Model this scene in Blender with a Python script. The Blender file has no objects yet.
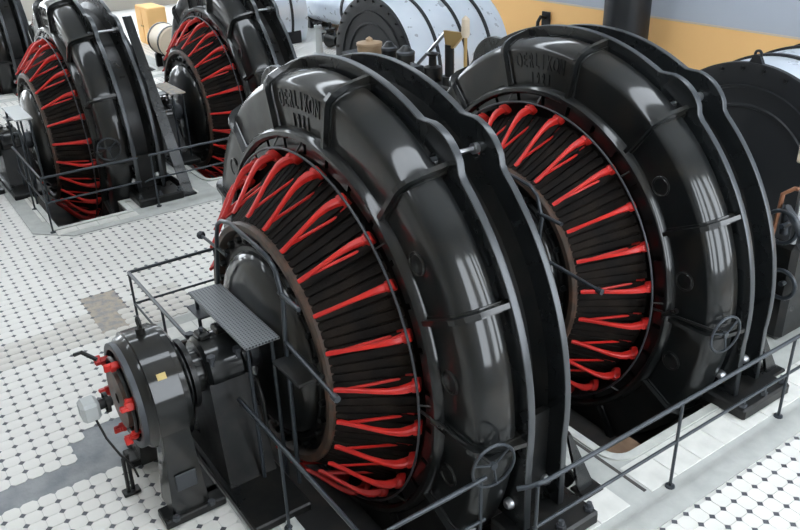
import bpy, bmesh, math, random
from mathutils import Matrix, Vector
random.seed(7)
S = 0.16                      # one floor-tile pitch in metres; all coordinates below are in tile pitches
R_ = math.radians
scene = bpy.context.scene
COL = scene.collection

# ------------------------------------------------------------------ camera
CAM_YAW, CAM_PITCH, CAM_ROLL, CAM_F, CAM_H = 55.7302, 26.5131, -1.88408, 795.556, 33.0
def cam_axes():
    y, p, r = R_(CAM_YAW), R_(CAM_PITCH), R_(CAM_ROLL)
    f = Vector((math.cos(y)*math.cos(p), math.sin(y)*math.cos(p), -math.sin(p)))
    rt = Vector((math.sin(y), -math.cos(y), 0)); up = rt.cross(f)
    return rt*math.cos(r)+up*math.sin(r), up*math.cos(r)-rt*math.sin(r), f
RT, UP, FW = cam_axes()
cd = bpy.data.cameras.new('camera'); cam = bpy.data.objects.new('camera', cd); COL.objects.link(cam)
cd.sensor_fit = 'HORIZONTAL'; cd.sensor_width = 36; cd.lens = 36*CAM_F/800
cd.clip_start = 0.05; cd.clip_end = 200
m = Matrix((RT, UP, -FW)).transposed().to_4x4(); m.translation = Vector((0, 0, CAM_H*S))
cam.matrix_world = m; scene.camera = cam

# ------------------------------------------------------------------ world, daylight, exposure
world = bpy.data.worlds.new('overcast_sky'); scene.world = world; world.use_nodes = True
bg = world.node_tree.nodes['Background']
bg.inputs[0].default_value = (0.86, 0.93, 1.0, 1); bg.inputs[1].default_value = 8.8
scene.view_settings.view_transform = 'Standard'; scene.view_settings.look = 'None'
scene.view_settings.exposure = 0.0; scene.view_settings.gamma = 1.0
scene.view_settings.use_curve_mapping = False

# ------------------------------------------------------------------ materials
MATS = {}
def mat(name, col, rough=0.5, metal=0.0, spec=0.5, coat=0.0, noise=None, bump=0.0, bscale=60, rvar=0.0):
    mt = bpy.data.materials.new(name); mt.use_nodes = True
    nt = mt.node_tree; b = nt.nodes['Principled BSDF']
    b.inputs['Base Color'].default_value = (*col, 1); b.inputs['Roughness'].default_value = rough
    b.inputs['Metallic'].default_value = metal; b.inputs['Specular IOR Level'].default_value = spec
    b.inputs['Coat Weight'].default_value = coat; b.inputs['Coat Roughness'].default_value = 0.09
    tc = nt.nodes.new('ShaderNodeTexCoord')
    if noise:
        col2, sc, lo, hi = noise
        n = nt.nodes.new('ShaderNodeTexNoise'); n.inputs['Scale'].default_value = sc; n.inputs['Detail'].default_value = 6
        r = nt.nodes.new('ShaderNodeMapRange'); r.inputs[1].default_value = lo; r.inputs[2].default_value = hi
        x = nt.nodes.new('ShaderNodeMixRGB'); x.inputs[1].default_value = (*col, 1); x.inputs[2].default_value = (*col2, 1)
        nt.links.new(tc.outputs['Object'], n.inputs['Vector']); nt.links.new(n.outputs[0], r.inputs[0])
        nt.links.new(r.outputs[0], x.inputs[0]); nt.links.new(x.outputs[0], b.inputs['Base Color'])
    if rvar:
        n = nt.nodes.new('ShaderNodeTexNoise'); n.inputs['Scale'].default_value = 3.0; n.inputs['Detail'].default_value = 5
        r = nt.nodes.new('ShaderNodeMapRange'); r.inputs[1].default_value = 0.3; r.inputs[2].default_value = 0.7
        r.inputs[3].default_value = max(0.02, rough-rvar); r.inputs[4].default_value = rough+rvar
        nt.links.new(tc.outputs['Object'], n.inputs['Vector']); nt.links.new(n.outputs[0], r.inputs[0]); nt.links.new(r.outputs[0], b.inputs['Roughness'])
    if bump:
        n = nt.nodes.new('ShaderNodeTexNoise'); n.inputs['Scale'].default_value = bscale; n.inputs['Detail'].default_value = 3
        bp = nt.nodes.new('ShaderNodeBump'); bp.inputs['Strength'].default_value = bump; bp.inputs['Distance'].default_value = 0.02
        nt.links.new(tc.outputs['Object'], n.inputs['Vector']); nt.links.new(n.outputs[0], bp.inputs['Height']); nt.links.new(bp.outputs[0], b.inputs['Normal'])
    MATS[name] = mt
    return mt
mat('black_paint', (0.0060, 0.0072, 0.0076), 0.42, spec=0.16, coat=0.8, noise=((0.018, 0.0155, 0.012), 2.2, 0.48, 0.75), bump=0.05, bscale=6, rvar=0.08)
mat('black_iron', (0.005, 0.006, 0.0065), 0.36, spec=0.32, noise=((0.018, 0.016, 0.014), 5, 0.4, 0.8), rvar=0.1)
mat('flange_edge_sheen', (0.055, 0.060, 0.066), 0.30, metal=0.35, spec=0.7)  # lighter rim colour stands in for daylight reflected on the black flange edges
mat('edge_paint', (0.010, 0.0115, 0.0125), 0.26, spec=0.6, bump=0.06, bscale=9, rvar=0.06)
mat('dusty_winding', (0.006, 0.005, 0.0045), 0.85, spec=0.2, noise=((0.020, 0.0145, 0.0105), 4, 0.42, 0.75), bump=0.3, bscale=40)
mat('worn_copper_rim', (0.05, 0.035, 0.026), 0.5, noise=((0.11, 0.055, 0.035), 7, 0.45, 0.7))
mat('red_paint', (0.60, 0.022, 0.014), 0.42, noise=((0.42, 0.012, 0.012), 6, 0.4, 0.7))
mat('rail_steel', (0.035, 0.042, 0.050), 0.28, metal=0.3)
mat('bare_steel', (0.45, 0.46, 0.48), 0.28, metal=0.9)
mat('plate_steel', (0.055, 0.06, 0.068), 0.45, metal=0.3)
mat('turbine_sheet', (0.66, 0.71, 0.78), 0.30, metal=0.35, noise=((0.72, 0.77, 0.83), 2, 0.3, 0.8), rvar=0.04)
mat('dark_drum', (0.012, 0.013, 0.015), 0.45, spec=0.4)
mat('cement', (0.36, 0.37, 0.355), 0.85, noise=((0.44, 0.45, 0.43), 5, 0.3, 0.7), bump=0.15, bscale=30)
mat('grey_mortar', (0.20, 0.215, 0.23), 0.9, noise=((0.30, 0.31, 0.32), 4, 0.35, 0.65), bump=0.3, bscale=25)
mat('broken_mortar', (0.30, 0.29, 0.28), 0.9, noise=((0.42, 0.36, 0.29), 9, 0.4, 0.6), bump=0.6, bscale=20)
mat('pale_slab', (0.66, 0.655, 0.62), 0.55, noise=((0.55, 0.55, 0.52), 4, 0.4, 0.7))
mat('curb_stone', (0.52, 0.53, 0.50), 0.65, noise=((0.42, 0.43, 0.41), 6, 0.4, 0.7))
mat('tile_white', (0.69, 0.675, 0.64), 0.36, noise=((0.60, 0.59, 0.555), 1.2, 0.45, 0.75))
mat('tile_stained', (0.60, 0.575, 0.53), 0.45, noise=((0.46, 0.44, 0.40), 3, 0.4, 0.7))
mat('tile_dark', (0.075, 0.078, 0.09), 0.4)
mat('grout', (0.56, 0.555, 0.53), 0.9)
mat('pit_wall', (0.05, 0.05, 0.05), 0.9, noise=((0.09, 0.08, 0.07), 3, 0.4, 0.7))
mat('pit_brick', (0.22, 0.14, 0.09), 0.9, noise=((0.30, 0.2, 0.13), 8, 0.4, 0.7))
mat('brass', (0.50, 0.34, 0.14), 0.4, metal=0.6)
mat('tan_paint', (0.36, 0.25, 0.15), 0.5)
mat('cream_paint', (0.62, 0.52, 0.40), 0.5)
mat('grey_enamel', (0.42, 0.44, 0.44), 0.4)
mat('yellow_paint', (0.55, 0.42, 0.16), 0.6)
mat('ceiling_plaster', (0.55, 0.55, 0.53), 0.9)
mat('wall_plaster', (0.50, 0.47, 0.42), 0.9)
mat('wall_grey_blue', (0.44, 0.48, 0.55), 0.9)
mat('wall_orange', (0.90, 0.54, 0.22), 0.85)
mat('copper_pipe', (0.35, 0.16, 0.09), 0.4, metal=0.7)
# perforated step plate
def perforated():
    mt = mat('perforated_plate', (0.10, 0.11, 0.12), 0.5, metal=0.2); nt = mt.node_tree; b = nt.nodes['Principled BSDF']
    tc = nt.nodes.new('ShaderNodeTexCoord'); v = nt.nodes.new('ShaderNodeTexVoronoi'); v.inputs['Scale'].default_value = 32; v.inputs['Randomness'].default_value = 0
    r = nt.nodes.new('ShaderNodeMapRange'); r.inputs[1].default_value = 0.28; r.inputs[2].default_value = 0.36
    x = nt.nodes.new('ShaderNodeMixRGB'); x.inputs[1].default_value = (0.012, 0.012, 0.014, 1); x.inputs[2].default_value = (0.17, 0.18, 0.19, 1)
    nt.links.new(tc.outputs['Object'], v.inputs['Vector']); nt.links.new(v.outputs['Distance'], r.inputs[0]); nt.links.new(r.outputs[0], x.inputs[0]); nt.links.new(x.outputs[0], b.inputs['Base Color'])
perforated()

# ------------------------------------------------------------------ mesh helpers (input in tile pitches, output in metres)
class MB:
    def __init__(self): self.v = []; self.f = []; self.sm = []
    def add(self, vs, fs, smooth=False):
        o = len(self.v); self.v += [tuple(p) for p in vs]
        for f in fs: self.f.append([i+o for i in f]); self.sm.append(smooth)
        return self
    def box(self, c, s, rot=None, taper=1.0, bev=0.0):
        hx, hy, hz = s[0]/2, s[1]/2, s[2]/2
        if bev > 0:
            e = min(bev, hx*.9, hy*.9, hz*.9); pts = []; P = {}
            for sx in (-1, 1):
                for sy in (-1, 1):
                    for sz in (-1, 1):
                        for ax in range(3):
                            q = [sx*hx, sy*hy, sz*hz]
                            for a in range(3):
                                if a != ax: q[a] -= (sx, sy, sz)[a]*e
                            P[(sx, sy, sz, ax)] = len(pts); pts.append(q)
            fs = []
            for ax in range(3):
                o = [a for a in range(3) if a != ax]
                for sg in (-1, 1):
                    ring = []
                    for a, b in ((-1, -1), (1, -1), (1, 1), (-1, 1)):
                        k = [0, 0, 0]; k[ax] = sg; k[o[0]] = a; k[o[1]] = b; ring.append(P[(*k, ax)])
                    fs.append(ring)
                    for b in (-1, 1):          # edge strips
                        pass
            for ax in range(3):                # 12 edges: edge parallel to ax
                o = [a for a in range(3) if a != ax]
                for a in (-1, 1):
                    for b in (-1, 1):
                        k0 = [0, 0, 0]; k0[o[0]] = a; k0[o[1]] = b; k1 = list(k0); k0[ax] = -1; k1[ax] = 1
                        fs.append([P[(*k0, o[0])], P[(*k1, o[0])], P[(*k1, o[1])], P[(*k0, o[1])]])
            for sx in (-1, 1):
                for sy in (-1, 1):
                    for sz in (-1, 1): fs.append([P[(sx, sy, sz, a)] for a in range(3)])
            vs = pts
        else:
            vs = [(x*hx, y*hy, z*hz) for z in (-1, 1) for y in (-1, 1) for x in (-1, 1)]
            fs = [(0, 2, 3, 1), (4, 5, 7, 6), (0, 1, 5, 4), (2, 6, 7, 3), (0, 4, 6, 2), (1, 3, 7, 5)]
        out = []
        for p in vs:
            p = Vector(p)
            if taper != 1.0:
                k = 1 + (taper-1)*(p.z/(2*hz)+.5); p = Vector((p.x*k, p.y*k, p.z))
            if rot is not None: p = rot @ p
            out.append(p + Vector(c))
        return self.add(out, fs)
    def tube(self, pts, r, n=8, cap=True):
        pts = [Vector(p) for p in pts]; rs = r if isinstance(r, (list, tuple)) else [r]*len(pts)
        vs = []; up = None
        for i, p in enumerate(pts):
            d = (pts[min(i+1, len(pts)-1)] - pts[max(i-1, 0)]).normalized()
            if up is None: up = Vector((0, 0, 1)) if abs(d.z) < .9 else Vector((1, 0, 0))
            a = d.cross(up).normalized(); up = a.cross(d).normalized()
            for k in range(n):
                t = 2*math.pi*k/n; vs.append(p + a*(math.cos(t)*rs[i]) + up*(math.sin(t)*rs[i]))
        fs = []
        for i in range(len(pts)-1):
            for k in range(n): fs.append((i*n+k, i*n+(k+1) % n, (i+1)*n+(k+1) % n, (i+1)*n+k))
        o = len(self.v); self.add(vs, fs, True)
        if cap:
            for base in (0, (len(pts)-1)*n): self.f.append([o+base+k for k in range(n)]); self.sm.append(False)
        return self
    def lathe(self, prof, n=64, a0=0.0, a1=360.0, closed=False, smooth=True, c=(0, 0, 0), axis='x'):
        full = abs(a1-a0-360) < 1e-6; m_ = n if full else n+1
        vs = []
        for k in range(m_):
            t = R_(a0+(a1-a0)*k/n)
            for (x, r) in prof:
                if axis == 'x': vs.append((c[0]+x, c[1]-r*math.sin(t), c[2]+r*math.cos(t)))
                elif axis == 'z': vs.append((c[0]+r*math.cos(t), c[1]+r*math.sin(t), c[2]+x))
                else: vs.append((c[0]+r*math.cos(t), c[1]+x, c[2]+r*math.sin(t)))
        L = len(prof); fs = []
        for k in range(n):
            k2 = (k+1) % m_
            for i in range(L if closed else L-1):
                j = (i+1) % L; fs.append((k*L+i, k*L+j, k2*L+j, k2*L+i))
        self.add(vs, fs, smooth)
        if not full and closed:
            self.add([vs[i] for i in range(L)], [list(range(L))]); self.add(vs[(m_-1)*L:], [list(range(L))])
        return self
    def cyl(self, p0, p1, r, n=16): return self.tube([p0, p1], r, n)
    def torus(self, c, R, r, axis='x', n=48, k=8, a0=0, a1=360):
        prof = [(r*math.cos(2*math.pi*i/k), R+r*math.sin(2*math.pi*i/k)) for i in range(k)]
        return self.lathe(prof, n, a0, a1, closed=True, c=c, axis=axis)
    def mesh(self, name):
        me = bpy.data.meshes.new(name); me.from_pydata([(x*S, y*S, z*S) for x, y, z in self.v], [], self.f)
        me.polygons.foreach_set('use_smooth', self.sm); me.validate()
        bm = bmesh.new(); bm.from_mesh(me); bmesh.ops.recalc_face_normals(bm, faces=bm.faces); bm.to_mesh(me); bm.free()
        if any(self.sm):
            try: me.set_sharp_from_angle(angle=R_(38))
            except Exception: pass
        return me
def link(name, me, material, parent=None, loc=(0, 0, 0), rot=(0, 0, 0)):
    o = bpy.data.objects.new(name, me)
    if material and me is not None and not me.materials: me.materials.append(MATS[material])
    COL.objects.link(o); o.parent = parent; o.location = Vector(loc)*S; o.rotation_euler = rot
    return o
def build(name, mb, material, parent=None, loc=(0, 0, 0), rot=(0, 0, 0)):
    return link(name, mb.mesh(name), material, parent, loc, rot)
def tag(o, label=None, cat=None, group=None, kind=None):
    if label: o['label'] = label
    if cat: o['category'] = cat
    if group: o['group'] = group
    if kind: o['kind'] = kind
    return o
def thing(name, label, cat, loc=(0, 0, 0), group=None):
    o = bpy.data.objects.new(name, None); COL.objects.link(o); o.location = Vector(loc)*S; o.empty_display_size = .2
    return tag(o, label, cat, group)
CACHE = {}
def cached(key, fn):
    if key not in CACHE: CACHE[key] = fn().mesh(key)
    return CACHE[key]
def arc(cx, cy, r, a0, a1, n):
    return [(cx+r*math.cos(R_(a0+(a1-a0)*i/n)), cy+r*math.sin(R_(a0+(a1-a0)*i/n))) for i in range(n+1)]
def rrect(x0, y0, x1, y1, r, n=6):
    return arc(x1-r, y1-r, r, 0, 90, n)+arc(x0+r, y1-r, r, 90, 180, n)+arc(x0+r, y0+r, r, 180, 270, n)+arc(x1-r, y0+r, r, 270, 360, n)
def plate(outlines, z0, z1, plane='xy', name='plate', bevel=0.0):
    """flat plate with holes: outlines are closed 2D polygons (outer first), extruded from z0 to z1"""
    cu = bpy.data.curves.new(name, 'CURVE'); cu.dimensions = '2D'; cu.fill_mode = 'BOTH'; cu.extrude = (abs(z1-z0)/2-bevel)*S
    if bevel: cu.bevel_depth = bevel*S; cu.bevel_resolution = 2; cu.offset = -bevel*S
    for pts in outlines:
        sp = cu.splines.new('POLY'); sp.points.add(len(pts)-1); sp.use_cyclic_u = True
        for i, q in enumerate(pts): sp.points[i].co = (q[0]*S, q[1]*S, 0, 1)
    ob = bpy.data.objects.new(name, cu); COL.objects.link(ob)
    dg = bpy.context.evaluated_depsgraph_get(); me = bpy.data.meshes.new_from_object(ob.evaluated_get(dg))
    bpy.data.objects.remove(ob); bpy.data.curves.remove(cu)
    zc = (z0+z1)/2*S
    if plane == 'xy': me.transform(Matrix.Translation((0, 0, zc)))
    elif plane == 'yz':          # 2D (u, v) -> y = u, z = v, extruded along x
        me.transform(Matrix(((0, 0, 1, zc), (1, 0, 0, 0), (0, 1, 0, 0), (0, 0, 0, 1))))
    elif plane == 'xz':
        me.transform(Matrix(((1, 0, 0, 0), (0, 0, -1, zc), (0, 1, 0, 0), (0, 0, 0, 1))))
    me.materials.clear(); me.name = name
    return me
def pol(r, t): return (-r*math.sin(R_(t)), r*math.cos(R_(t)))     # angle from the top, positive towards -Y

# ------------------------------------------------------------------ layout
AY, BY, CY = 39.3, 102.6, 165.5
PITS = {'A': [(13.9, 29.4, AY-14.8, AY+14.8), (32.3, 48.5, AY-14.8, AY+14.8)]}
def island(yc): return (11.4, yc-(20.1 if yc != BY else 21.4), 100 if yc < 150 else 52, yc+19.0)
WALL_X, WALL_Y, NEAR_Y, LEFT_X, CEIL = 100, 235, -14, -40, 62

# ------------------------------------------------------------------ floor
def pit_outlines(yc, grow=0.0):
    g = grow
    if yc == BY:      # the pit of the far left generator widens towards the railing ahead of the base blocks
        a = [(13.9-g, 84.2-g), (21.3+g, 84.2-g), (21.3+g, yc-15-g), (29.3+g, yc-15-g), (29.3+g, yc+15+g), (13.9-g, yc+15+g)]
    else: a = rrect(13.9-g, yc-15-g, 29.3+g, yc+15+g, 1.2+g)
    return [a, rrect(32.2-g, yc-15-g, 48.6+g, yc+15+g, 1.2+g)]
pit_rects = []
for yc in (AY, BY, CY):
    pit_rects += pit_outlines(yc)
me = plate([[(LEFT_X, NEAR_Y), (WALL_X, NEAR_Y), (WALL_X, WALL_Y), (LEFT_X, WALL_Y)]] + pit_rects, -0.35, -0.06, name='floor')
floor = link('floor', me, 'grout'); tag(floor, 'tiled hall floor of white octagons with small dark squares', kind='structure')

def octagon_mesh(name, c=0.215, g=0.004, h=0.06, loc=(0, 0, 0)):
    a = .5-g; k = a-c
    ring = [(a, -k), (a, k), (k, a), (-k, a), (-a, k), (-a, -k), (-k, -a), (k, -a)]
    return ring, h
def proj(x, y, z):
    d = Vector((x, y, z-CAM_H)); w = d.dot(FW)
    if w < 1: return None
    return 400+CAM_F*d.dot(RT)/w, 265-CAM_F*d.dot(UP)/w, w
def in_island(x, y):
    for yc in (AY, BY, CY):
        x0, y0, x1, y1 = island(yc)
        if x0-.45 < x < x1+.45 and y0-.2 < y < y1+.45:
            if (x-x0)+(y-y0) < 2.9 or (x-x0)+(y1-y) < 2.9: continue     # chamfered corners
            return True
    return False
def strip(x, y):                     # lost tiles replaced by mortar beside the exciter
    if -9 < x < 13:
        hi = 44.8 if x < 5.0 else (46.9 if x < 6.2 else 47.4)
        return 42.5 < y < hi
    return False
def broken(x, y):
    return abs(x-12.6-(y-62.6)*.12) < 1.25 and 59.6 < y < 66.2
def stained(x, y): return 2 < x < 19 and 58.7+.1*math.sin(x*2) < y < 62.9+.12*(x-6)
tiles = []; dots = []
def lattice(px, py, x0, x1, y0, y1):
    for i in range(int(x0), int(x1)):
        for j in range(int(y0), int(y1)):
            dx, dy = i+px, j+py                       # dot position; octagon at +.5,+.5
            q = proj(dx, dy, 0)
            if not q or not (-130 < q[0] < 930 and -60 < q[1] < 640): continue
            for (x, y, lst) in ((dx+.5, dy+.5, tiles), (dx, dy, dots)):
                if in_island(x, y) or strip(x, y) or broken(x, y): continue
                qq = proj(x, y, 0); lst.append((x, y, qq))
lattice(.30, .65, -24, 99, 20, 200)
nleft = len(tiles)
lattice(.83, .96, 8, 99, -10, 19)
ring, h = octagon_mesh('t')
def tile_mb(mb, x, y, j=0):
    vs = [(x+a, y+b, -0.06) for a, b in ring]+[(x+a*.985, y+b*.985, j) for a, b in ring]
    fs = [tuple(range(8, 16))]+[(k, (k+1) % 8, 8+(k+1) % 8, 8+k) for k in range(8)]
    mb.add(vs, fs)
inframe = lambda t: -5 < t[2][0] < 805 and 0 < t[2][1] < 528
big = sorted([t for t in tiles if inframe(t) and not (t[0] > 5.5 and 33 < t[1] < 46)], key=lambda t: t[2][2])[:300]
bigset = set((t[0], t[1]) for t in big)
one = MB(); tile_mb(one, 0, 0); tile_me = one.mesh('floor_tile'); tile_me.materials.append(MATS['tile_white'])
tile_me2 = tile_me.copy(); tile_me2.materials.clear(); tile_me2.materials.append(MATS['tile_stained'])
for x, y, q in big:
    o = bpy.data.objects.new('floor_tile', tile_me2 if stained(x, y) else tile_me); COL.objects.link(o); o.parent = floor
    o.location = (x*S, y*S, random.uniform(-.008, .008)*S)
rest = MB(); rest2 = MB()
for x, y, q in tiles:
    if (x, y) not in bigset: tile_mb(rest2 if stained(x, y) else rest, x, y, random.uniform(-.008, .008))
tag(build('floor_tile_field', rest, 'tile_white', floor), kind='stuff')
tag(build('floor_tile_field', rest2, 'tile_stained', floor), kind='stuff')
dm = MB(); c = 0.222
for x, y, q in dots:
    k = c-.012; dm.add([(x+k, y, -.004), (x, y+k, -.004), (x-k, y, -.004), (x, y-k, -.004)], [(0, 1, 2, 3)])
tag(build('tile_insert_field', dm, 'tile_dark', floor), kind='stuff')
build('mortar_patch', MB().box((1.8, 44.9, -.045), (22, 5.6, .03)), 'grey_mortar', floor)
build('mortar_patch', MB().box((12.6, 62.9, -.045), (4.2, 7.6, .03)), 'broken_mortar', floor)

# ------------------------------------------------------------------ islands, slabs, pits
def make_island(yc, suffix):
    x0, y0, x1, y1 = island(yc); cc = 3.3
    outer = [(x0+cc, y0), (x1, y0), (x1, y1), (x0+cc, y1), (x0, y1-cc), (x0, y0+cc)]
    holes = pit_outlines(yc)
    isl = link('island_pavement', plate([outer]+holes, -.06, .03, name='island_pavement'), 'cement', floor)
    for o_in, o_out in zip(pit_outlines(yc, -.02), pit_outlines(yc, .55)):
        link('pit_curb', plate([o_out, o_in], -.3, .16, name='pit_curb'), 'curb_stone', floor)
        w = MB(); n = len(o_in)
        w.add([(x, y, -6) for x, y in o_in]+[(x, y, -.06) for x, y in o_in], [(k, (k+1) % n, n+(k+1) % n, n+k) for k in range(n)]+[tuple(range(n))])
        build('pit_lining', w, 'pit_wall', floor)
    # pale slabs between the curb and the grey border band, both long sides and between the pits
    def slab_row(xa, xb, ya, yb, step, along='x'):
        n = max(1, round((xb-xa if along == 'x' else yb-ya)/step))
        for k in range(n):
            if along == 'x':
                w_ = (xb-xa)/n; cx, cy, sx, sy = xa+w_*(k+.5), (ya+yb)/2, w_-.05, yb-ya-.05
            else:
                w_ = (yb-ya)/n; cx, cy, sx, sy = (xa+xb)/2, ya+w_*(k+.5), xb-xa-.05, w_-.05
            key = 'slab_%.3f_%.3f' % (sx, sy)
            if key not in CACHE:
                CACHE[key] = MB().box((0, 0, 0), (sx, sy, .1), bev=.02).mesh('slab'); CACHE[key].materials.append(MATS['pale_slab'])
            o = bpy.data.objects.new('slab', CACHE[key]); COL.objects.link(o); o.parent = floor; o.location = Vector((cx, cy, .03))*S
    slab_row(12.9 if yc != BY else 22, 29.85, yc-18.1, yc-15.6, 2.4)
    if yc == BY: slab_row(13.4, 22, 82.2, 83.6, 2.4)
    slab_row(31.7, min(62, x1), yc-18.1, yc-15.6, 2.4)
    slab_row(12.9, 29.85, yc+15.6, yc+17.6, 2.4); slab_row(31.7, min(62, x1), yc+15.6, yc+17.6, 2.4)
    slab_row(12.9, 13.3, yc-15.6, yc+15.6, 3.0, 'y')
for yc in (AY, BY, CY): make_island(yc, '')
build('pit_ledge', MB().box((34.2, AY-13.9, -1.7), (3.6, 2.0, .9), bev=.08), 'pit_brick', floor)
build('floor_channel', MB().box((31.45, AY-1, .045), (.22, 33.6, .03)), 'pit_wall', floor)

# ------------------------------------------------------------------ walls and ceiling
def wall_with_windows(name, length, zlo, zhi, wins, t=2.0, material='wall_plaster'):
    return plate([[(0, zlo), (length, zlo), (length, zhi), (0, zhi)]]+[[(a, b), (c_, b), (c_, d), (a, d)] for a, b, c_, d in wins], -t, 0, plane='xz', name=name)
# far end wall (in view): orange dado below, grey-blue above
mb = MB().box((WALL_X+1, (WALL_Y+NEAR_Y)/2, 6.1), (2, WALL_Y-NEAR_Y, 12.2))
tag(build('wall_back', mb, 'wall_orange'), 'end wall painted orange up to two metres', kind='structure')
mb = MB().box((WALL_X+1.2, (WALL_Y+NEAR_Y)/2, (CEIL+12.2)/2), (1.9, WALL_Y-NEAR_Y, CEIL-12.2))
tag(build('wall_back', mb, 'wall_grey_blue'), 'grey-blue upper part of the end wall', kind='structure')
tag(build('trim_1', MB().box((WALL_X-.02, (WALL_Y+NEAR_Y)/2, 12.2), (.12, WALL_Y-NEAR_Y, .25)), 'cream_paint'), 'thin painted line between orange and grey wall', kind='structure')
# far long wall with tall windows
wins = [(6+k*17, 6, 17+k*17, 46) for k in range(8)]
me = wall_with_windows('wall_far', WALL_X-LEFT_X, -1, CEIL, wins); o = link('wall_far', me, 'wall_plaster', loc=(LEFT_X, WALL_Y, 0)); tag(o, 'long wall with tall windows', kind='structure')
# near long wall behind the camera with tall windows
wins = [(56+k*15, 8, 66+k*15, 50) for k in range(5)]
me = wall_with_windows('wall_near', WALL_X-LEFT_X, -1, CEIL, wins); o = link('wall_near', me, 'wall_plaster', loc=(LEFT_X, NEAR_Y, 0)); tag(o, 'long wall with tall windows', kind='structure')
# left end wall
tag(build('wall_left', MB().box((LEFT_X-1, (WALL_Y+NEAR_Y)/2, CEIL/2), (2, WALL_Y-NEAR_Y, CEIL)), 'wall_plaster'), 'plain end wall', kind='structure')
# unseen ceiling; long openings added and sized to set the floor brightness
sky = [[(LEFT_X+10, y0), (WALL_X-10, y0), (WALL_X-10, y1), (LEFT_X+10, y1)] for y0, y1 in ((22, 32), (84, 93), (150, 166))]
me = plate([[(LEFT_X, NEAR_Y), (WALL_X, NEAR_Y), (WALL_X, WALL_Y), (LEFT_X, WALL_Y)]]+sky, CEIL, CEIL+1.5, name='ceiling')
tag(link('ceiling', me, 'ceiling_plaster'), 'plaster ceiling with long openings added for daylight', kind='structure')

# ------------------------------------------------------------------ generator
RIBS = [-150, -123, -97, -70, -43, -16.2, 10.9, 37.8, 64.4, 91, 117.6, 144]
COVERS = [-83, -56, 51.5, 78.3, 104.5]
NB = 25
def m_bracket():
    mb = MB()
    def sweep(st, n=8):
        vs = []; fs = []
        for (x, r, hr, wt, ta) in st:          # ta: section tilt
            for k in range(n):
                t = 2*math.pi*(k+.5)/n; a = math.copysign(abs(math.cos(t))**.6, math.cos(t))*wt/2; b = math.copysign(abs(math.sin(t))**.6, math.sin(t))*hr/2
                vs.append((x+b*math.sin(ta), a, r+b*math.cos(ta)))
        L = len(st)
        for i in range(L-1):
            for k in range(n): fs.append((i*n+k, i*n+(k+1) % n, (i+1)*n+(k+1) % n, (i+1)*n+k))
        fs += [tuple(range(n)), tuple(range((L-1)*n, L*n))]
        mb.add(vs, fs, True)
    ta = R_(-40)
    sweep([(-3.15, 8.28, .18, .24, ta), (-2.95, 8.42, .26, .28, ta), (-2.35, 9.12, .25, .25, ta), (-1.75, 9.86, .26, .25, ta),
           (-1.2, 10.45, .33, .29, ta), (-.7, 10.82, .48, .36, ta), (-.25, 10.98, .60, .44, ta), (.30, 11.02, .62, .50, ta)])
    sweep([(.12, 10.95, .84, .60, ta), (.22, 11.0, .92, .66, ta), (.48, 11.1, .92, .66, ta), (.56, 11.12, .8, .6, ta)])
    sweep([(-2.6, 8.70, .18, .18, ta), (-1.0, 9.35, .16, .16, ta), (.65, 10.0, .18, .18, ta)], 6)
    sweep([(.35, 9.75, .12, .55, 0), (.65, 10.0, .5, .55, 0), (.9, 10.2, .12, .55, 0)], 6)
    return mb
def m_rib():
    mb = MB(); pts_o = [(.42, 12.6), (.42, 13.6), (.42, 15.0), (.52, 15.4), (.85, 15.78), (1.6, 16.1), (3.25, 16.42)]
    pts_i = [(1.0, 12.6), (1.0, 13.5), (1.0, 14.7), (1.1, 15.0), (1.4, 15.3), (2.0, 15.6), (3.25, 15.6)]
    def strip_(w0, d):
        vs = []; fs = []
        for (xo, ro), (xi, ri) in zip(pts_o, pts_i):
            xo2, ro2 = xo+(xi-xo)*d, ro+(ri-ro)*d
            vs += [(xo2, -w0*.8, ro2), (xo2, w0*.8, ro2), (xi, w0, ri), (xi, -w0, ri)]
        L = len(pts_o)
        for i in range(L-1):
            for k in range(4): fs.append((i*4+k, i*4+(k+1) % 4, (i+1)*4+(k+1) % 4, (i+1)*4+k))
        fs += [(0, 1, 2, 3), tuple(range(L*4-4, L*4))]
        mb.add(vs, fs)
    strip_(.17, 0.0); strip_(.34, 0.55)
    return mb
def m_shell():
    return MB().lathe([(.95, 12.3), (.85, 12.55), (.83, 14.0), (.83, 15.0), (.88, 15.16), (1.0, 15.32), (1.25, 15.5), (1.65, 15.66), (2.2, 15.8), (2.75, 15.86), (2.9, 15.8), (2.98, 15.45), (3.3, 15.4)], 140)
def m_rear():
    return MB().lathe([(3.5, 15.2), (4.0, 14.2), (5.7, 14.2), (6.2, 15.2)], 96).lathe([(6.3, 14.8), (7.2, 13.6), (7.9, 13.2), (8.1, 12.4), (8.1, 9.0)], 96)
def m_rim():
    return MB().lathe([(.95, 12.1), (.48, 12.1), (.30, 12.25), (.30, 12.5), (.48, 12.68), (.95, 12.75)], 120)
def m_winding():
    mb = MB().lathe([(1.0, 12.2), (1.6, 11.6), (1.6, 10.2), (.9, 10.25), (-2.6, 7.75), (-2.9, 7.6)], 100)
    n = 100
    for k in range(n):
        t = R_(360*k/n); ca, sa = math.cos(t), math.sin(t)
        vs = []
        for (x, r, wd) in ((.9, 10.5, .20), (-.9, 9.2, .19), (-2.75, 7.9, .17), (-2.95, 7.7, .12)):
            for (dy, dr) in ((-wd*1.25, -.16), (wd*1.25, -.16), (wd*1.1, -.06), (-wd*1.1, -.06)):
                y, z = dy, r+dr; vs.append((x, y*ca-z*sa, y*sa+z*ca))
        fs = []
        for i in range(3):
            for q in range(4): fs.append((i*4+q, i*4+(q+1) % 4, (i+1)*4+(q+1) % 4, (i+1)*4+q))
        fs += [(0, 1, 2, 3), (12, 13, 14, 15)]
        mb.add(vs, fs)
    return mb
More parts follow.
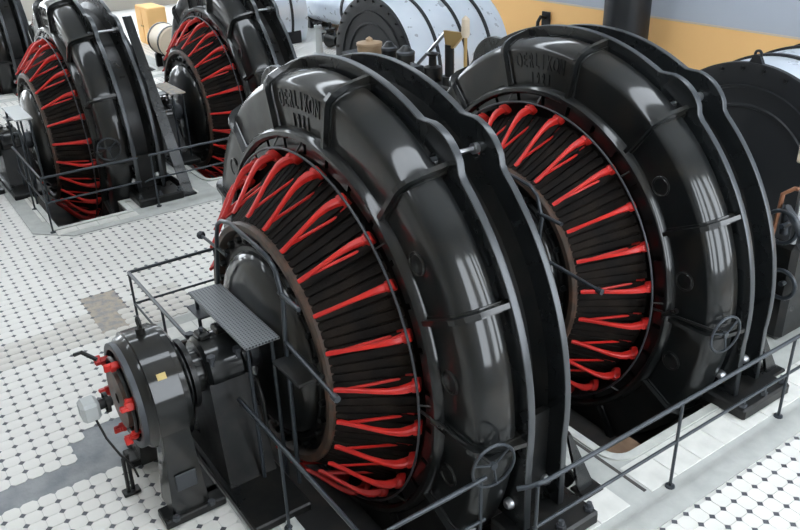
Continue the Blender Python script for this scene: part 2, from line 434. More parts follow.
def m_segment():
    mb = MB(); vs = []; fs = []
    a = 5.2
    pts = [(.62, 11.35), (.62, 12.05), (1.05, 12.05), (1.05, 11.35)]
    return mb.lathe(pts, 3, -a, a, closed=True, smooth=False)
def flange_mesh(x0, x1, r, H, name, ear):
    out = []
    # right leg bottom -> round over the top -> left leg bottom; angle positive = -Y side
    legw = 2.1
    def earr(t):
        d = abs(abs(t)-34.5)
        return r + (ear*max(0, math.cos(min(1, d/6.3)*math.pi/2))**.55 if d < 6.3 else 0)
    out.append((-(r-.25), -H+.9)); 
    ts = [95-k*(190)/126 for k in range(127)]
    pts = [pol(earr(t), t) for t in ts]
    out = [(-(r+.02), -H+.9)] + pts + [((r+.02), -H+.9), ((r-legw), -H+.9)]
    inner = [pol(14.8, t) for t in [-112+k*224/80 for k in range(81)]]
    out = out + inner + [(-(r-legw), -H+.9)]
    return plate([out, ] + [[(pol(r-.9, s*34.5)[0]+.32*math.cos(q*math.pi/6), pol(r-.9, s*34.5)[1]+.32*math.sin(q*math.pi/6)) for q in range(12)] for s in (-1, 1)], x0, x1, plane='yz', name=name, bevel=.07)

def m_wheel():
    mb = MB().torus((0, 0, 0), 1.22, .085, n=32)
    mb.cyl((-.1, 0, 0), (.12, 0, 0), .2, 12)
    for a in (20, 140, 260): mb.cyl((0, 0, 0), (0, 1.22*math.cos(R_(a)), 1.22*math.sin(R_(a))), .065, 8)
    return mb
def letter_meshes(txt):
    res = []
    for ch in txt:
        key = 'letter_'+ch
        if key not in CACHE:
            cu = bpy.data.curves.new('l', 'FONT'); cu.body = ch; cu.align_x = 'CENTER'; cu.size = 1.0; cu.extrude = .06; cu.offset = .012
            ob = bpy.data.objects.new('l', cu); COL.objects.link(ob); dg = bpy.context.evaluated_depsgraph_get()
            me = bpy.data.meshes.new_from_object(ob.evaluated_get(dg)); bpy.data.objects.remove(ob); bpy.data.curves.remove(cu)
            # letter plane (u right, v up) -> u = -Y, v = Z, normal = -X
            me.transform(Matrix(((0, 0, -1, 0), (-1, 0, 0, 0), (0, 1, 0, 0), (0, 0, 0, 1)))); me.transform(Matrix.Scale(S, 4))
            me.materials.clear(); me.materials.append(MATS['black_paint']); CACHE[key] = me
        res.append((ch, CACHE[key]))
    return res
def make_generator(x, y, H, label, letters=True, wheel=True, stay=(15.1, -2.6, 1.3, .12), foot=(9.0, 15.7), base_out=17.9):
    g = thing('generator', label, 'generator', (x, y, 0), 'large black generators in the hall')
    def at(name, key, fn, material, t=None, parent=g):
        o = link(name, cached(key, fn), material, parent, (0, 0, H))
        if t is not None: o.rotation_euler = (R_(t), 0, 0)
        return o
    at('housing', 'housing', m_shell, 'black_paint')
    at('rear_housing', 'rear_housing', m_rear, 'black_iron')
    at('front_rim', 'front_rim', m_rim, 'black_paint')
    at('guard_ring', 'guard_ring', lambda: MB().torus((0, 0, 0), 11.57, .075, n=120), 'plate_steel')
    at('end_winding', 'end_winding', m_winding, 'dusty_winding')
    for t in RIBS: at('rib', 'rib', m_rib, 'black_paint', t)
    for t in COVERS:
        o = at('access_cover', 'access_cover', lambda: MB().torus((.82, 0, 13.45), .62, .07, n=28, k=6).lathe([(.84, .05), (.78, .5), (.84, .56)], 24, c=(0, 0, 13.45)), 'black_paint', t)
    for k in range(30): at('clamp_segment', 'clamp_segment', m_segment, 'black_paint', k*12+6)
    for k in range(NB): at('winding_bracket', 'winding_bracket', m_bracket, 'red_paint', 10+k*360/NB)
    for k in range(NB):
        if k % 3 == 0: at('ring_standoff', 'ring_standoff', lambda: MB().cyl((0, 0, 11.57), (.5, 0, 12.2), .06, 6), 'black_iron', k*360/NB)
    # flanges with side legs standing on base blocks
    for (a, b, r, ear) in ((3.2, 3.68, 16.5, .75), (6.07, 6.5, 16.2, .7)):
        me = flange_mesh(a, b, r, H, 'flange', ear); me.materials.append(MATS['edge_paint']); me.materials.append(MATS['flange_edge_sheen'])
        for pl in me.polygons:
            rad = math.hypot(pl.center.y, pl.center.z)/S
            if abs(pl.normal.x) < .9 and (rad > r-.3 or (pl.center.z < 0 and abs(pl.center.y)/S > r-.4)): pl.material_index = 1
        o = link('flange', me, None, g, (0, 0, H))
    for s in (-1, 1):
        b_ = MB().box((5.0, s*(14.6+base_out)/2, .45), (5.2, base_out-14.6, .9), bev=.15)
        o = build('base_block', b_, 'black_iron', g)
        for bx_, by_ in ((2.75, base_out-.45), (5.0, base_out-.4), (7.2, base_out-.45)):
            link('anchor_bolt', cached('anchor_bolt', lambda: MB().lathe([(0, .28), (.22, .28), (.22, .16), (.5, .16), (.5, 0)], 6, axis='z', smooth=False)), 'plate_steel', o, (bx_, s*by_, .9))
        # leg web between flanges with round cover
        build('leg_web', MB().box((4.9, s*14.9, (H-1)/2+.9), (2.4, .4, H-1)), 'black_iron', g)
        link('leg_stud', cached('leg_stud', lambda: MB().lathe([(-.35, 0), (-.35, .2), (-.2, .32), (0, .35)], 14)), 'bare_steel', g, (3.2, s*15.4, 2.1))
        link('leg_stud', CACHE['leg_stud'], 'bare_steel', g, (6.07, s*15.2, 2.1))
        # tie bolt through the two flange ears
        yy, zz = pol(15.6, s*34.5)
        link('tie_bolt', cached('tie_bolt', lambda: MB().cyl((3.0, 0, 0), (6.3, 0, 0), .14, 10).lathe([(5.75, 0), (5.75, .3), (6.05, .3)], 10)), 'bare_steel', g, (0, yy, zz+H))
        if stay:
            # slanted stay behind the rear flange
            p0, p1 = Vector((foot[0], s*foot[1], 0)), Vector((foot[0]-stay[2], s*stay[0], H+stay[1])); d = p1-p0
            w = MB(); nx = Vector((0, 1, 0)); wd = .12
            vs = []
            for q, wx in ((p0, .62), (p1, stay[3])):
                vs += [q+Vector((-wx, -wd*s, 0)), q+Vector((wx, -wd*s, 0)), q+Vector((wx, wd*s, 0)), q+Vector((-wx, wd*s, 0))]
            w.add(vs, [(0, 1, 2, 3), (4, 5, 6, 7)]+[(k, (k+1) % 4, 4+(k+1) % 4, 4+k) for k in range(4)])
            vs = [v+Vector((0, -s*.18, 0)) for v in vs]
            w.add([vs[1]+Vector((-.12, 0, 0)), vs[1]+Vector((.08, 0, 0)), vs[2]+Vector((.08, 0, 0)), vs[2]+Vector((-.12, 0, 0)), vs[5]+Vector((-.12, 0, 0)), vs[5]+Vector((.08, 0, 0)), vs[6]+Vector((.08, 0, 0)), vs[6]+Vector((-.12, 0, 0))], [(0, 1, 2, 3), (4, 5, 6, 7)]+[(k, (k+1) % 4, 4+(k+1) % 4, 4+k) for k in range(4)])
            build('stay', w, 'edge_paint', g); 
            build('stay_foot', MB().box((foot[0], s*foot[1], .15), (1.7, 1.2, .3), bev=.1), 'black_iron', g)
    # rotor and shaft end
    at('rotor_rim', 'rotor_rim', lambda: MB().lathe([(-2.7, 7.7), (-3.05, 7.75), (-3.2, 7.6), (-3.2, 7.25), (-3.0, 7.1), (-2.4, 7.1)], 96), 'worn_copper_rim')
    at('rotor_disc', 'rotor_disc', lambda: MB().lathe([(-2.5, 7.2), (-2.7, 6.9), (-2.7, 6.3), (-2.9, 6.2), (-2.9, 4.2), (-2.2, 4.0)], 80), 'black_iron')
    for k in range(30): at('rotor_bolt', 'rotor_bolt', lambda: MB().lathe([(-2.9, .22), (-3.2, .2), (-3.3, 0)], 8, c=(0, 0, 6.6)), 'black_iron', k*12)
    at('bearing_dome', 'bearing_dome', lambda: MB().lathe([(-2.4, 5.9), (-2.9, 5.95), (-3.3, 5.75), (-3.65, 5.3), (-3.9, 4.6), (-4.05, 3.6), (-4.1, 2.2), (-4.1, 1.0)], 64), 'black_paint')
    at('shaft', 'shaft', lambda: MB().lathe([(-4.6, 0), (-4.6, 1.0), (-4.1, 1.0), (-4.1, 1.3), (9.0, 1.3), (9.2, 2.4), (9.6, 2.4), (9.7, 0)], 32), 'plate_steel')
    if letters:
        for row, (txt, r, t0, dt, sc) in enumerate((('OERLIKON', 13.9, -11.0, 2.42, 1.45), ('1921', 12.82, -5.8, 2.4, 1.1))):
            for k, (ch, me) in enumerate(letter_meshes(txt)):
                t = t0+k*dt; yy, zz = pol(r, t); o = link('cast_letter', me, None, g, (.83, yy, zz+H)); o.rotation_euler = (R_(t), 0, 0); o.scale = (1, sc*.52, sc)
    if wheel:
        wy, wz = -16.5, 6.6
        o = link('handwheel', cached('handwheel', m_wheel), 'rail_steel', g, (.9, wy, wz)); o.rotation_euler = (0, 0, R_(83))
        build('handwheel_spindle', MB().cyl((.2, -11.4, H+.2), (.9, wy, wz), .09, 8).cyl((.3, -12.3, H+.05), (.45, -13.2, wz+.35), .17, 10).box((1.6, wy+.3, wz), (1.4, .3, .3)), 'black_iron', g)
    return g
G1 = (19.8, AY, 7.0); G2 = (39.15, AY+.5, 6.25); G3 = (20.3, BY+.4, 4.75); G4 = (39.1, BY-.7, 5.05)
make_generator(*G1, 'foremost black generator behind the small exciter, seen whole at centre')
make_generator(*G2, 'black generator directly behind the foremost one, right of centre')
make_generator(*G3, 'far left black generator with railing on the pale floor', stay=(7.0, 13.9, .2, .5), foot=(8.3, 18.2), base_out=19.0)
make_generator(*G4, 'smaller looking black generator far back, red brackets showing above the foremost generator', wheel=False)
make_generator(20.5, CY, 5.7, 'generator casing cut off at the top left edge', letters=False, wheel=False, stay=None)

# ------------------------------------------------------------------ exciter set, bearings
def make_exciter(x, y, H, label):
    e = thing('exciter', label, 'exciter', (x, y, 0), 'small exciters on the generator shafts')
    P = lambda n, mb, mt_, par=e: build(n, mb, mt_, par)
    r = 3.75
    P('body', MB().lathe([(-1.0, 2.7), (-1.0, 3.0), (-.75, 3.28), (-.5, 3.36), (-.45, 3.52), (1.15, 3.52), (1.2, 3.4), (1.5, 3.35), (1.75, 3.0), (2.0, 1.5)], 56, c=(0, 0, H)), 'black_paint')
    P('front_ring', MB().lathe([(-.95, 2.72), (-1.25, 2.72), (-1.3, 2.85), (-1.25, 3.1), (-.95, 3.1)], 48, c=(0, 0, H)), 'plate_steel')
    P('commutator', MB().lathe([(-1.6, .3), (-1.6, 1.75), (-.8, 1.8), (-.8, 2.8)], 48, c=(0, 0, H)), 'worn_copper_rim')
    P('brush_rocker', MB().torus((-1.35, 0, H), 2.25, .13, n=40), 'black_iron')
    for k in range(6):
        t = 12+60*k; yy, zz = pol(2.35, t)
        b = MB().box((0, 0, 0), (.5, .5, .35), bev=.06).box((-.35, -.05, .12), (.4, .22, .5), bev=.05).box((.1, .3, -.1), (.5, .25, .22), bev=.04).cyl((-.5, 0, -.1), (.4, 0, -.1), .1, 6)
        o = P('brush_holder', b, 'red_paint'); o.location = Vector((-1.5, yy, zz+H))*S; o.rotation_euler = (R_(t), 0, 0)
    tb = P('tachometer_box', MB().box((-3.15, 0.0, H-.05), (1.0, 1.2, 1.15), bev=.18), 'grey_enamel')
    P('end_shaft', MB().cyl((-2.7, 0, H), (-1.9, 0, H), .3, 12).lathe([(-2.3, .6), (-2.1, .6), (-2.1, .3)], 16, c=(0, 0, H)), 'black_iron')
    P('cable', MB().tube([(-3.0, -.4, H-.6), (-2.8, -1.0, H-1.6), (-2.4, -1.5, H-2.6), (-1.9, -1.6, H-3.6), (-1.7, -1.4, H-4.6)], .07, 6), 'black_iron')
    P('rocker_lever', MB().tube([(-2.0, 1.0, H+2.2), (-2.6, 1.6, H+2.6), (-2.9, 2.1, H+2.3)], .12, 8), 'black_iron')
    # eye bolt on top
    P('eye_bolt', MB().cyl((.35, 0, H+3.4), (.35, 0, H+3.85), .26, 12).torus((.35, 0, H+4.2), .3, .09, n=18, k=6), 'black_iron')
    # feet: trapezoid pedestal each side
    for s in (-1, 1):
        b = MB(); y0, y1 = s*1.9, s*3.55
        b.add([(-.4, y0, H-1.6), (1.1, y0, H-1.6), (1.1, y1*.92, H-.9), (-.4, y1*.92, H-.9), (-.75, y0*.9, .55), (1.4, y0*.9, .55), (1.4, y1*1.03, .55), (-.75, y1*1.03, .55)],
              [(0, 1, 2, 3), (4, 5, 6, 7), (0, 1, 5, 4), (1, 2, 6, 5), (2, 3, 7, 6), (3, 0, 4, 7)])
        P('foot', b, 'black_paint')
        P('inspection_door', MB().box((.35, s*3.58, 2.6), (1.2, .12, 1.1), bev=.04), 'plate_steel')
        for bx_ in (-.7, 1.4): P('foot_bolt', MB().lathe([(.55, .22), (.8, .22), (.8, 0)], 6, axis='z', c=(bx_, s*4.0, 0), smooth=False), 'plate_steel')
    P('bed_frame', MB().box((.5, -3.2, .28), (3.6, 1.5, .56), bev=.08).box((.5, 3.2, .28), (3.6, 1.5, .56), bev=.08).box((1.9, 0, .28), (.6, 6, .56)), 'black_iron')
    P('cable_stand', MB().tube([(-2.05, .0, 2.9), (-2.05, .4, .25)], .12, 8).tube([(-1.75, .3, 2.9), (-1.75, .5, .25)], .12, 8).box((-1.9, .45, .1), (1.0, .7, .2), bev=.05), 'black_iron')
    P('paint_patch', MB().lathe([(.05, 3.53), (.1, 3.545), (.5, 3.545), (.55, 3.53)], 6, 49, 55, closed=False, c=(0, 0, H)), 'yellow_paint')
    P('coupling', MB().lathe([(1.7, .9), (1.7, 2.1), (2.05, 2.1), (2.05, 1.2), (2.2, 1.2), (2.2, 2.1), (2.5, 2.1), (2.5, .6)], 32, c=(0, 0, H)), 'black_iron')
    return e
make_exciter(9.0, AY, 7.0, 'small black drum exciter on the tiled floor before the foremost generator')
make_exciter(9.3, BY+.4, 4.75, 'small black exciter at the left edge before the far left generator')

def make_bearing(x, y, H, label, small=False):
    b = thing('bearing_pedestal', label, 'bearing', (x, y, 0), 'bearing pedestals on the generator shafts')
    P = lambda n, mb, mt_: build(n, mb, mt_, b)
    body = MB()
    body.add([(-1.2, -1.8, H-.2), (1.2, -1.8, H-.2), (1.2, 1.8, H-.2), (-1.2, 1.8, H-.2), (-1.5, -3.6, .5), (1.5, -3.6, .5), (1.5, 3.6, .5), (-1.5, 3.6, .5)],
             [(0, 1, 2, 3), (4, 5, 6, 7), (0, 1, 5, 4), (1, 2, 6, 5), (2, 3, 7, 6), (3, 0, 4, 7)])
    P('body', body, 'black_iron')
    P('bed_plate', MB().box((0, -1.6, .3), (3.6, 11.6, .6), bev=.1), 'black_iron')
    P('cap', MB().lathe([(-1.15, 0), (-1.15, 1.75), (-.95, 1.95), (.95, 1.95), (1.15, 1.75), (1.15, 0)], 24, -95, 95, c=(0, 0, H)), 'black_paint')
    P('oil_ring_housing', MB().lathe([(-1.6, .95), (-1.6, 1.35), (1.6, 1.35), (1.6, .95)], 28, c=(0, 0, H)), 'black_paint')
    for s in (-.55, .55):
        P('oil_lid', MB().box((s, .1, H+2.1), (.75, .9, .4), bev=.1), 'black_paint')
        P('lid_knob', MB().lathe([(0, .12), (.25, .16), (.32, 0)], 10, axis='z', c=(s, .1, H+2.28)), 'plate_steel')
    for sx in (-.8, .8):
        for sy in (-1.6, 1.6): P('cap_bolt', MB().cyl((sx, sy, H-.2), (sx, sy, H+1.5), .15, 8).lathe([(H+1.3, .27), (H+1.55, .27), (H+1.55, 0)], 6, axis='z', c=(sx, sy, 0), smooth=False), 'plate_steel')
    P('oil_pipe', MB().tube([(1.3, -1.2, H-.5), (1.6, -2.0, H-.8), (1.6, -2.6, H-2), (1.5, -2.8, .6)], .12, 8), 'copper_pipe' if small else 'black_iron')
    return b
make_bearing(13.3, AY, 7.0, 'dark bearing pedestal between the foremost generator and its exciter')
make_bearing(31.6, AY+.3, 6.5, 'bearing pedestal between the foremost generator and the one behind it', True)
make_bearing(13.8, BY+.4, 4.75, 'bearing pedestal between the far left generator and its exciter')
make_bearing(32.4, BY-.7, 5.05, 'bearing pedestal before the far back generator')

def make_step(x0, x1, y0, y1, z, label, material='perforated_plate'):
    s = thing('step_plate', label, 'platform', ((x0+x1)/2, (y0+y1)/2, 0))
    cx, cy = (x1-x0)/2, (y1-y0)/2
    build('tread', MB().box((0, 0, z-.08), (2*cx, 2*cy, .16), bev=.03), material, s)
    build('end_shelf', MB().box((-cx*.3, cy-.6, z-1.2), (2*cx*.8, 2.0, .14), bev=.03), 'plate_steel', s)
    for sx in (-.7, .7):
        build('post', MB().cyl((sx*cx, cy-.4, 0), (sx*cx, cy-.4, z-.1), .12, 8), 'rail_steel', s)
        build('post', MB().cyl((sx*cx, -cy+.5, 0), (sx*cx, -cy+.5, z-.1), .12, 8), 'rail_steel', s)
    return s
make_step(13.55, 15.65, 35.0, 43.2, 10.0, 'long perforated metal step plate beside the foremost generator')
make_step(13.5, 15.3, 92.2, 99.0, 10.0, 'pale step plate before the far left generator', 'grey_enamel')
make_step(32.0, 33.9, 95.6, 102.2, 9.0, 'small brown step plate before the far back generator', 'broken_mortar')

# curved grab rail and levers by the foremost generator
def make_grab_rail(dx, dy, dz, label, full=True):
    t = thing('grab_rail', label, 'handrail', (15.5+dx, AY+dy, 0), 'grab rails at the generator bearings')
    off = Vector((-15.5, -AY, 0))
    def rel(pts): return [Vector((p[0], p[1], max(.05, p[2]+dz)))+off for p in pts]
    build('pipe', MB().tube(rel([(15.5, 43.9, 0.2-dz), (15.5, 43.22, 9.63), (15.5, 42.13, 13.6), (15.5, 41.75, 14.5), (15.5, 41.06, 14.96), (15.5, 39.8, 15.25), (15.5, 36.43, 15.05), (15.5, 35.0, 14.85), (15.5, 34.3, 14.4), (15.5, 33.75, 12.91), (15.5, 34.0, 10.5), (15.5, 34.2, .2-dz)]), .13, 10), 'rail_steel', t)
    if full:
        build('lever', MB().cyl(*rel([(15.5, 44.85, 12.72), (15.5, 41.03, 12.77)]), .1, 8).lathe([(-.3, 0), (-.2, .2), (0, .28), (.2, .2), (.3, 0)], 12, c=tuple(rel([(15.5, 44.85, 12.72)])[0])), 'rail_steel', t)
    build('rod', MB().cyl(*rel([(15.5, 34.14, 13.22), (15.5, 31.97, 13.11)]), .13, 8), 'rail_steel', t)
    build('rod', MB().cyl(*rel([(15.5, 34.1, 10.2), (15.1, 27.98, 10.08)]), .12, 8).cyl(*rel([(15.1, 28.3, 10.09), (15.1, 27.9, 10.08)]), .2, 8), 'rail_steel', t)
    if full: build('bracket_tray', MB().box(rel([(15.4, 32.6, 9.2)])[0], (1.6, 3.0, .2), bev=.05), 'black_iron', t)
    return t
make_grab_rail(0, 0, 0, 'curved pipe grab rail arching over the foremost generator bearing')
make_grab_rail(19.2, .5, -.75, 'dark grab rail half hidden between the two near generators', False)

# ------------------------------------------------------------------ railings
def make_railing(paths, posts, label, z=6.0, zm=3.3, name='railing', group='pipe railings round the machine pits'):
    r0 = posts[0]; rl = thing(name, label, 'railing', (r0[0], r0[1], 0), group); off_ = Vector((-r0[0], -r0[1], 0))
    for kind, pts in paths: build(kind, MB().tube([Vector(p)+off_ for p in pts], .13 if kind == 'top_rail' else .10, 10), 'rail_steel', rl)
    for (px, py) in posts:
        build('post', MB().tube([Vector((px, py, 0.0))+off_, Vector((px, py, z))+off_], .10, 8).lathe([(.0, .3), (.1, .28), (.16, .12)], 12, axis='z', c=tuple(Vector((px, py, 0.03))+off_)), 'rail_steel', rl)
    return rl
make_railing([('top_rail', [(21.3, 21.7, 5.6), (21.7, 21.3, 5.8), (22.5, 20.95, 6), (60, 20.95, 6)]), ('mid_rail', [(21.8, 20.95, 3.3), (60, 20.95, 3.3)])],
             [(21.9+11*k, 20.9) for k in range(4)], 'pipe railing along the right floor beside the two near generators')
make_railing([('top_rail', [(20.3, 22.9, 6), (17.6, 22.9, 6), (13.3, 22.9, 6), (13.3, 30, 6), (13.3, 36.4, 6)]), ('mid_rail', [(20.3, 22.9, 3.3), (13.3, 22.9, 3.3)])],
             [(13.3, 22.9), (20.0, 22.9), (13.3, 31.4)], 'railing piece slanting down in front of the foremost generator')
make_railing([('top_rail', [(13.5, 41.8, 6), (13.5, 56.6, 6), (13.5, 56.6, 6), (22, 56.5, 6)]), ('mid_rail', [(13.5, 42.5, 3.3), (13.5, 56.6, 3.3), (22, 56.5, 3.3)])],
             [(13.5, 56.6), (13.5, 49.5), (20.4, 56.5)], 'railing corner left of the step plate, before the open tiled floor')
make_railing([('top_rail', [(24.4, 83.4, 6), (50, 83.4, 6)]), ('mid_rail', [(23.6, 83.7, 3.0), (24.2, 83.4, 3.3), (50, 83.4, 3.3)])],
             [(24.6, 83.4), (36, 83.4), (47, 83.4)], 'railing running right from the far left generator')
make_railing([('top_rail', [(23.2, 83.4, 6), (13.2, 83.4, 6), (13.2, 96.5, 6)]), ('mid_rail', [(23.2, 83.4, 3.3), (13.2, 83.4, 3.3), (13.2, 96.5, 3.3)])],
             [(13.2, 83.4), (13.2, 91.5)], 'corner railing in front of the far left generator')

# ------------------------------------------------------------------ turbines
def make_turbine(x, y, H, label, sheet):
    tb = thing('turbine', label, 'turbine', (x, y, 0), 'drum turbines at the far end of the shafts')
    P = lambda n, mb, mt_: build(n, mb, mt_, tb)
    R = 10.56
    P('casing', MB().lathe([(.5, R-.25), (4.6, R-.2), (5.0, R-.2), (9.6, R-.2), (10, R-.2), (18.5, R-.25), (18.5, 0)], 96, c=(0, 0, H)), sheet)
    P('front_plate', MB().lathe([(.6, R-.2), (.5, R), (0, R), (-.05, R-.15), (.1, 8.6), (-.1, 8.55), (-.1, 8.35), (.1, 8.3), (.15, 6.9), (0, 6.8), (0, 6.6), (.2, 6.5), (.2, 2.2), (-1, 2.0), (-1.2, .8), (-1.2, 0)], 96, c=(0, 0, H)), 'dark_drum')
    for k, xx in enumerate((4.8, 9.8, 14.6)): P('band', MB().lathe([(xx, R-.25), (xx, R+.05), (xx+.45, R+.05), (xx+.45, R-.25)], 96, c=(0, 0, H)), 'dark_drum')
    for t in range(-78, 79, 12):
        o = P('rim_bolt', MB().lathe([(-.25, 0), (-.25, .18), (.0, .18)], 6, c=(0, 0, 0), smooth=False), 'black_iron'); yy, zz = pol(R-.5, t); o.location = Vector((-.02, yy, zz+H))*S
    for xx in (.25, 10.0, 18):
        o = P('lifting_eye', MB().add([(xx-.2, -.7, H+R-.1), (xx+.2, -.7, H+R-.1), (xx+.2, .7, H+R-.1), (xx-.2, .7, H+R-.1), (xx-.2, -.25, H+R+.7), (xx+.2, -.25, H+R+.7), (xx+.2, .25, H+R+.7), (xx-.2, .25, H+R+.7)], [(0, 1, 2, 3), (4, 5, 6, 7), (0, 1, 5, 4), (1, 2, 6, 5), (2, 3, 7, 6), (3, 0, 4, 7)]).torus((xx, 0, H+R+.75), .3, .12, n=20, k=6), 'dark_drum')
    for s in (-1, 1): P('support_foot', MB().box((9, s*8.2, H*.25), (16, 3.2, H*.5+3), bev=.2), 'dark_drum')
    return tb
make_turbine(65.6, AY+.6, 6.2, 'black drum turbine with bright sheet top at the right edge', 'turbine_sheet')
make_turbine(65.6, BY-.6, 5.8, 'silvery banded drum turbine at the top behind the foremost generator', 'turbine_sheet')
make_turbine(65.6, CY, 5.8, 'distant drum turbine by the bright far windows', 'turbine_sheet')

# ------------------------------------------------------------------ valve gear, lubricators, pipes at the back
def col(mb, x, y, z0, z1, r, n=16): return mb.lathe([(z0, 0), (z0, r), (z1, r), (z1, 0)], n, axis='z', c=(x, y, 0))
t = thing('lubricator', 'cream lidded oil pot with two grey cups before the silvery turbine', 'lubricator', (58, 88, 0))
build('stand', MB().box((0, 0, 5.4), (3.4, 15, 10.8), bev=.2), 'black_iron', t)
build('oil_pot', MB().lathe([(10.8, 0), (10.8, 1.6), (12.2, 1.65), (12.3, 1.75), (12.6, 1.7), (12.8, .5), (13.1, .45), (13.4, 0)], 28, axis='z', c=(-.4, 2.0, 0)), 'tan_paint', t)
for yy, rr_ in ((-2.6, 1.0), (-6.2, 1.15)):
    p_ = build('grease_cup', MB().lathe([(10.8, .6), (11.4, .6), (11.5, rr_), (12.6, rr_), (12.9, rr_*.7), (13.3, .4), (13.4, 0)], 20, axis='z', c=(-.4, yy, 0)), 'black_iron', t)
    build('cup_lid', MB().lathe([(12.3, rr_*1.03), (12.6, rr_*1.03), (12.75, rr_*.9), (12.9, .4), (13.35, .35), (13.45, 0)], 20, axis='z', c=(-.4, yy, 0)), 'plate_steel', p_)
t = thing('valve_lever', 'valve spindle with brass fan and wooden lever handle before the silvery turbine', 'valve', (58, 73.5, 0))
build('spindle', col(col(MB(), 0, 0, 0, 11, .9), 0, 0, 10.9, 14.6, .55), 'black_iron', t)
build('fan', MB().add([(-.2, .9, 16.1), (.2, .9, 16.1), (.2, -3.0, 16.3), (-.2, -3.0, 16.3), (-.2, .5, 14.3), (.2, .5, 14.3), (.2, -.8, 14.3), (-.2, -.8, 14.3)], [(0, 1, 2, 3), (4, 5, 6, 7), (0, 1, 5, 4), (1, 2, 6, 5), (2, 3, 7, 6), (3, 0, 4, 7)]), 'brass', t)
build('lever', MB().cyl((0, .8, 15.8), (0, 6.2, 11.4), .22, 8), 'bare_steel', t)
build('handle', MB().lathe([(15.8, .35), (16.2, .5), (17.8, .45), (18.2, 0)], 14, axis='z', c=(0, -2.9, 0)), 'cream_paint', t)
build('handle_rod', col(MB(), 0, -2.9, 9, 15.9, .2), 'brass', t)
build('gland', MB().lathe([(10, 0), (10, 1.1), (11.6, 1.1), (11.8, .5), (12.8, .45), (13.2, .9), (13.4, 0)], 14, axis='z', c=(-.2, 3.0, 0)).box((0, 1.5, 5), (2.2, 5.5, 10), bev=.2), 'black_iron', t)
t = thing('valve_gear', 'dark valve gear with copper pipe and wooden block at the right edge', 'valve', (53, 27, 0))
build('chest', MB().box((2, 1.5, 4), (6, 5, 8), bev=.4), 'black_iron', t)
build('wheel', MB().torus((-1.2, .4, 9.2), 1.2, .16, n=28).cyl((-1.2, .4, 9.2), (1, .4, 9.2), .2, 10), 'rail_steel', t)
build('wheel', MB().torus((-1.4, -.5, 5.0), 1.1, .16, n=28).cyl((-1.4, -.5, 5.0), (1, -.5, 5.0), .2, 10), 'rail_steel', t)
build('copper_pipe', MB().tube([(1, -.4, 11.6), (-.6, .3, 12.0), (-.9, .9, 11.5), (-.9, 1.1, 8)], .16, 8), 'copper_pipe', t)
build('bent_pipe', MB().tube([(-.6, -1.4, 8), (-1.2, -.9, 9.5), (-.9, .4, 10.6), (0, 1.0, 10.2), (.4, 1.0, 8)], .3, 10), 'plate_steel', t)
build('spindle', col(MB(), -.6, -.3, 8, 14.0, .25), 'bare_steel', t)
build('wooden_block', MB().box((-.6, -.3, 14.8), (1.2, 1.2, 1.5), bev=.1), 'cream_paint', t)
t = tag(build('standpipe', MB().lathe([(0, 3.9), (.6, 3.9), (.6, 3.3), (CEIL-.1, 3.3)], 32, axis='z', c=(0, 0, 0)), 'dark_drum', None, (95, 79, 0)), 'thick black vertical pipe before the orange wall', 'pipe')
t = thing('wall_bracket', 'small dark fitting on the orange wall above the rear generator', 'fitting', (99.2, 100, 9))
build('backplate', MB().box((.5, 0, 0), (.3, 2.0, 3.2), bev=.1), 'black_iron', t)
build('arm', MB().tube([(.4, 0, .6), (-.8, 0, .9), (-1.4, 0, .1), (-1.4, 0, -.8)], .3, 8).lathe([(-1.6, 0), (-1.6, .9), (-.8, .5)], 12, axis='z', c=(-1.4, 0, 0)), 'black_iron', t)
t = thing('valve_column', 'grey valve column standing on the bright far floor', 'valve', (78.8, 141.6, 0))
build('column', MB().lathe([(0, 1.2), (.4, 1.2), (.4, .75), (5.2, .6), (5.4, .8), (5.8, .8), (5.8, 0)], 18, axis='z'), 'grey_enamel', t)
build('wheel', MB().torus((0, 0, 6.3), .9, .12, axis='z', n=22).cyl((0, 0, 5.6), (0, 0, 6.6), .15, 8), 'black_iron', t)
t = thing('gate_valve', 'dark lumpy valve body on the bright far floor', 'valve', (84, 146, 0))
build('body', MB().lathe([(-3, 1.0), (-2.6, 1.0), (-2.6, .7), (-1.2, 1.2), (0, 1.7), (1.2, 1.2), (2.6, .7), (2.6, 1.0), (3, 1.0)], 20, c=(0, 0, 1.8), axis='y'), 'black_iron', t)
build('bonnet', MB().lathe([(2.6, .9), (3.6, .8), (3.7, 1.2), (4.0, 1.2), (4.0, .3), (5.2, .3), (5.2, 0)], 16, axis='z'), 'black_iron', t)
for k_, (xx, yy) in enumerate(((74, 148), (90, 141))):
    t = thing('gate_valve', ('dark small valve at the foot of the far left shaft line', 'dark valve beside the silvery turbine foot')[k_], 'valve', (xx, yy, 0))
    build('body', MB().lathe([(-1.6, .9), (-1.3, .9), (-1.2, .6), (0, 1.2), (1.2, .6), (1.3, .9), (1.6, .9)], 18, c=(0, 0, 1.4), axis='y'), 'black_iron', t)
    build('bonnet', MB().lathe([(2.2, .6), (3.4, .5), (3.4, .25), (4.6, .25)], 14, axis='z').torus((0, 0, 4.4), .8, .12, axis='z', n=20), 'black_iron', t)
t = thing('feed_pipe', 'bluish horizontal pipe at the far end wall, top of the picture', 'pipe', (95, 172, 0))
build('barrel', MB().lathe([(-30, 0), (-30, 4.4), (34, 4.4), (34, 0)], 32, c=(0, 0, 6.0), axis='y'), 'turbine_sheet', t)
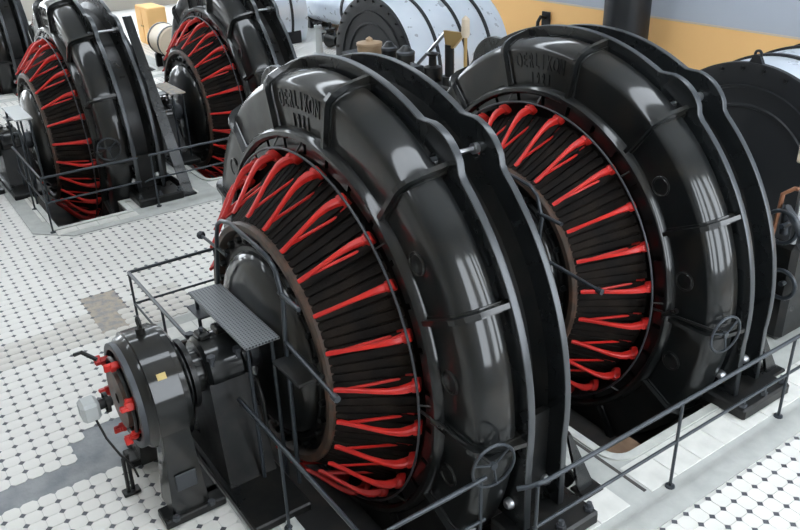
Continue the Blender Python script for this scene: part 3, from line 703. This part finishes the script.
for yy in (-20, -2, 16):
    build('saddle', MB().box((0, yy, 1.0), (6, 2, 2.0), bev=.2), 'dark_drum', t)
    build('strap', MB().lathe([(yy-.4, 4.35), (yy-.4, 4.6), (yy+.4, 4.6), (yy+.4, 4.35)], 32, c=(0, 0, 6.0), axis='y'), 'dark_drum', t)
t = thing('oil_tank', 'cream barrel shaped tank far back between the two left generators', 'tank', (52, 152, 0))
build('shell', MB().lathe([(-3.2, 0), (-3.2, 2.6), (-2.9, 2.9), (2.9, 2.9), (3.2, 2.6), (3.2, 0)], 28, c=(0, 0, 5.0), axis='y'), 'cream_paint', t)
for yy in (-2.9, 2.4): build('hoop', MB().lathe([(yy, 2.85), (yy, 3.05), (yy+.5, 3.05), (yy+.5, 2.85)], 28, c=(0, 0, 5.0), axis='y'), 'black_iron', t)
for yy in (-2, 2): build('cradle', MB().box((0, yy, 1.3), (4.5, 1, 2.6), bev=.15), 'black_iron', t)
t = thing('wooden_cabinet', 'orange brown wooden cabinet far back at the top left', 'cabinet', (58, 178, 0))
build('body', MB().box((0, 0, 4), (4, 8, 8), bev=.15), 'wall_orange', t)
for yy in (-2, 2):
    d_ = build('door', MB().box((-2.05, yy, 4), (.15, 3.6, 7), bev=.05), 'wall_orange', t)
    build('knob', MB().lathe([(-2.4, 0), (-2.35, .2), (-2.1, .12)], 10, c=(0, yy*.25, 4)), 'brass', d_)
# drive shafts joining the machines
for x0, x1, y, z, lab in ((29.6, 34.4, AY+.25, 6.6, 'short drive shaft between the two near generators'), (48.95, 64.3, AY+.55, 6.2, 'drive shaft from the right generator to the black turbine'),
                          (30.1, 34.4, BY-.15, 4.9, 'short drive shaft between the two far left generators'), (48.9, 64.3, BY-.6, 5.3, 'drive shaft from the far back generator to the silvery turbine')):
    o = build('drive_shaft', MB().lathe([(0, 0), (0, 1.9), (.4, 1.9), (.4, .85), (x1-x0-.4, .85), (x1-x0-.4, 1.9), (x1-x0, 1.9), (x1-x0, 0)], 32), 'plate_steel', None, (x0, y, z))
    tag(o, lab, 'shaft', 'drive shafts between the machines')
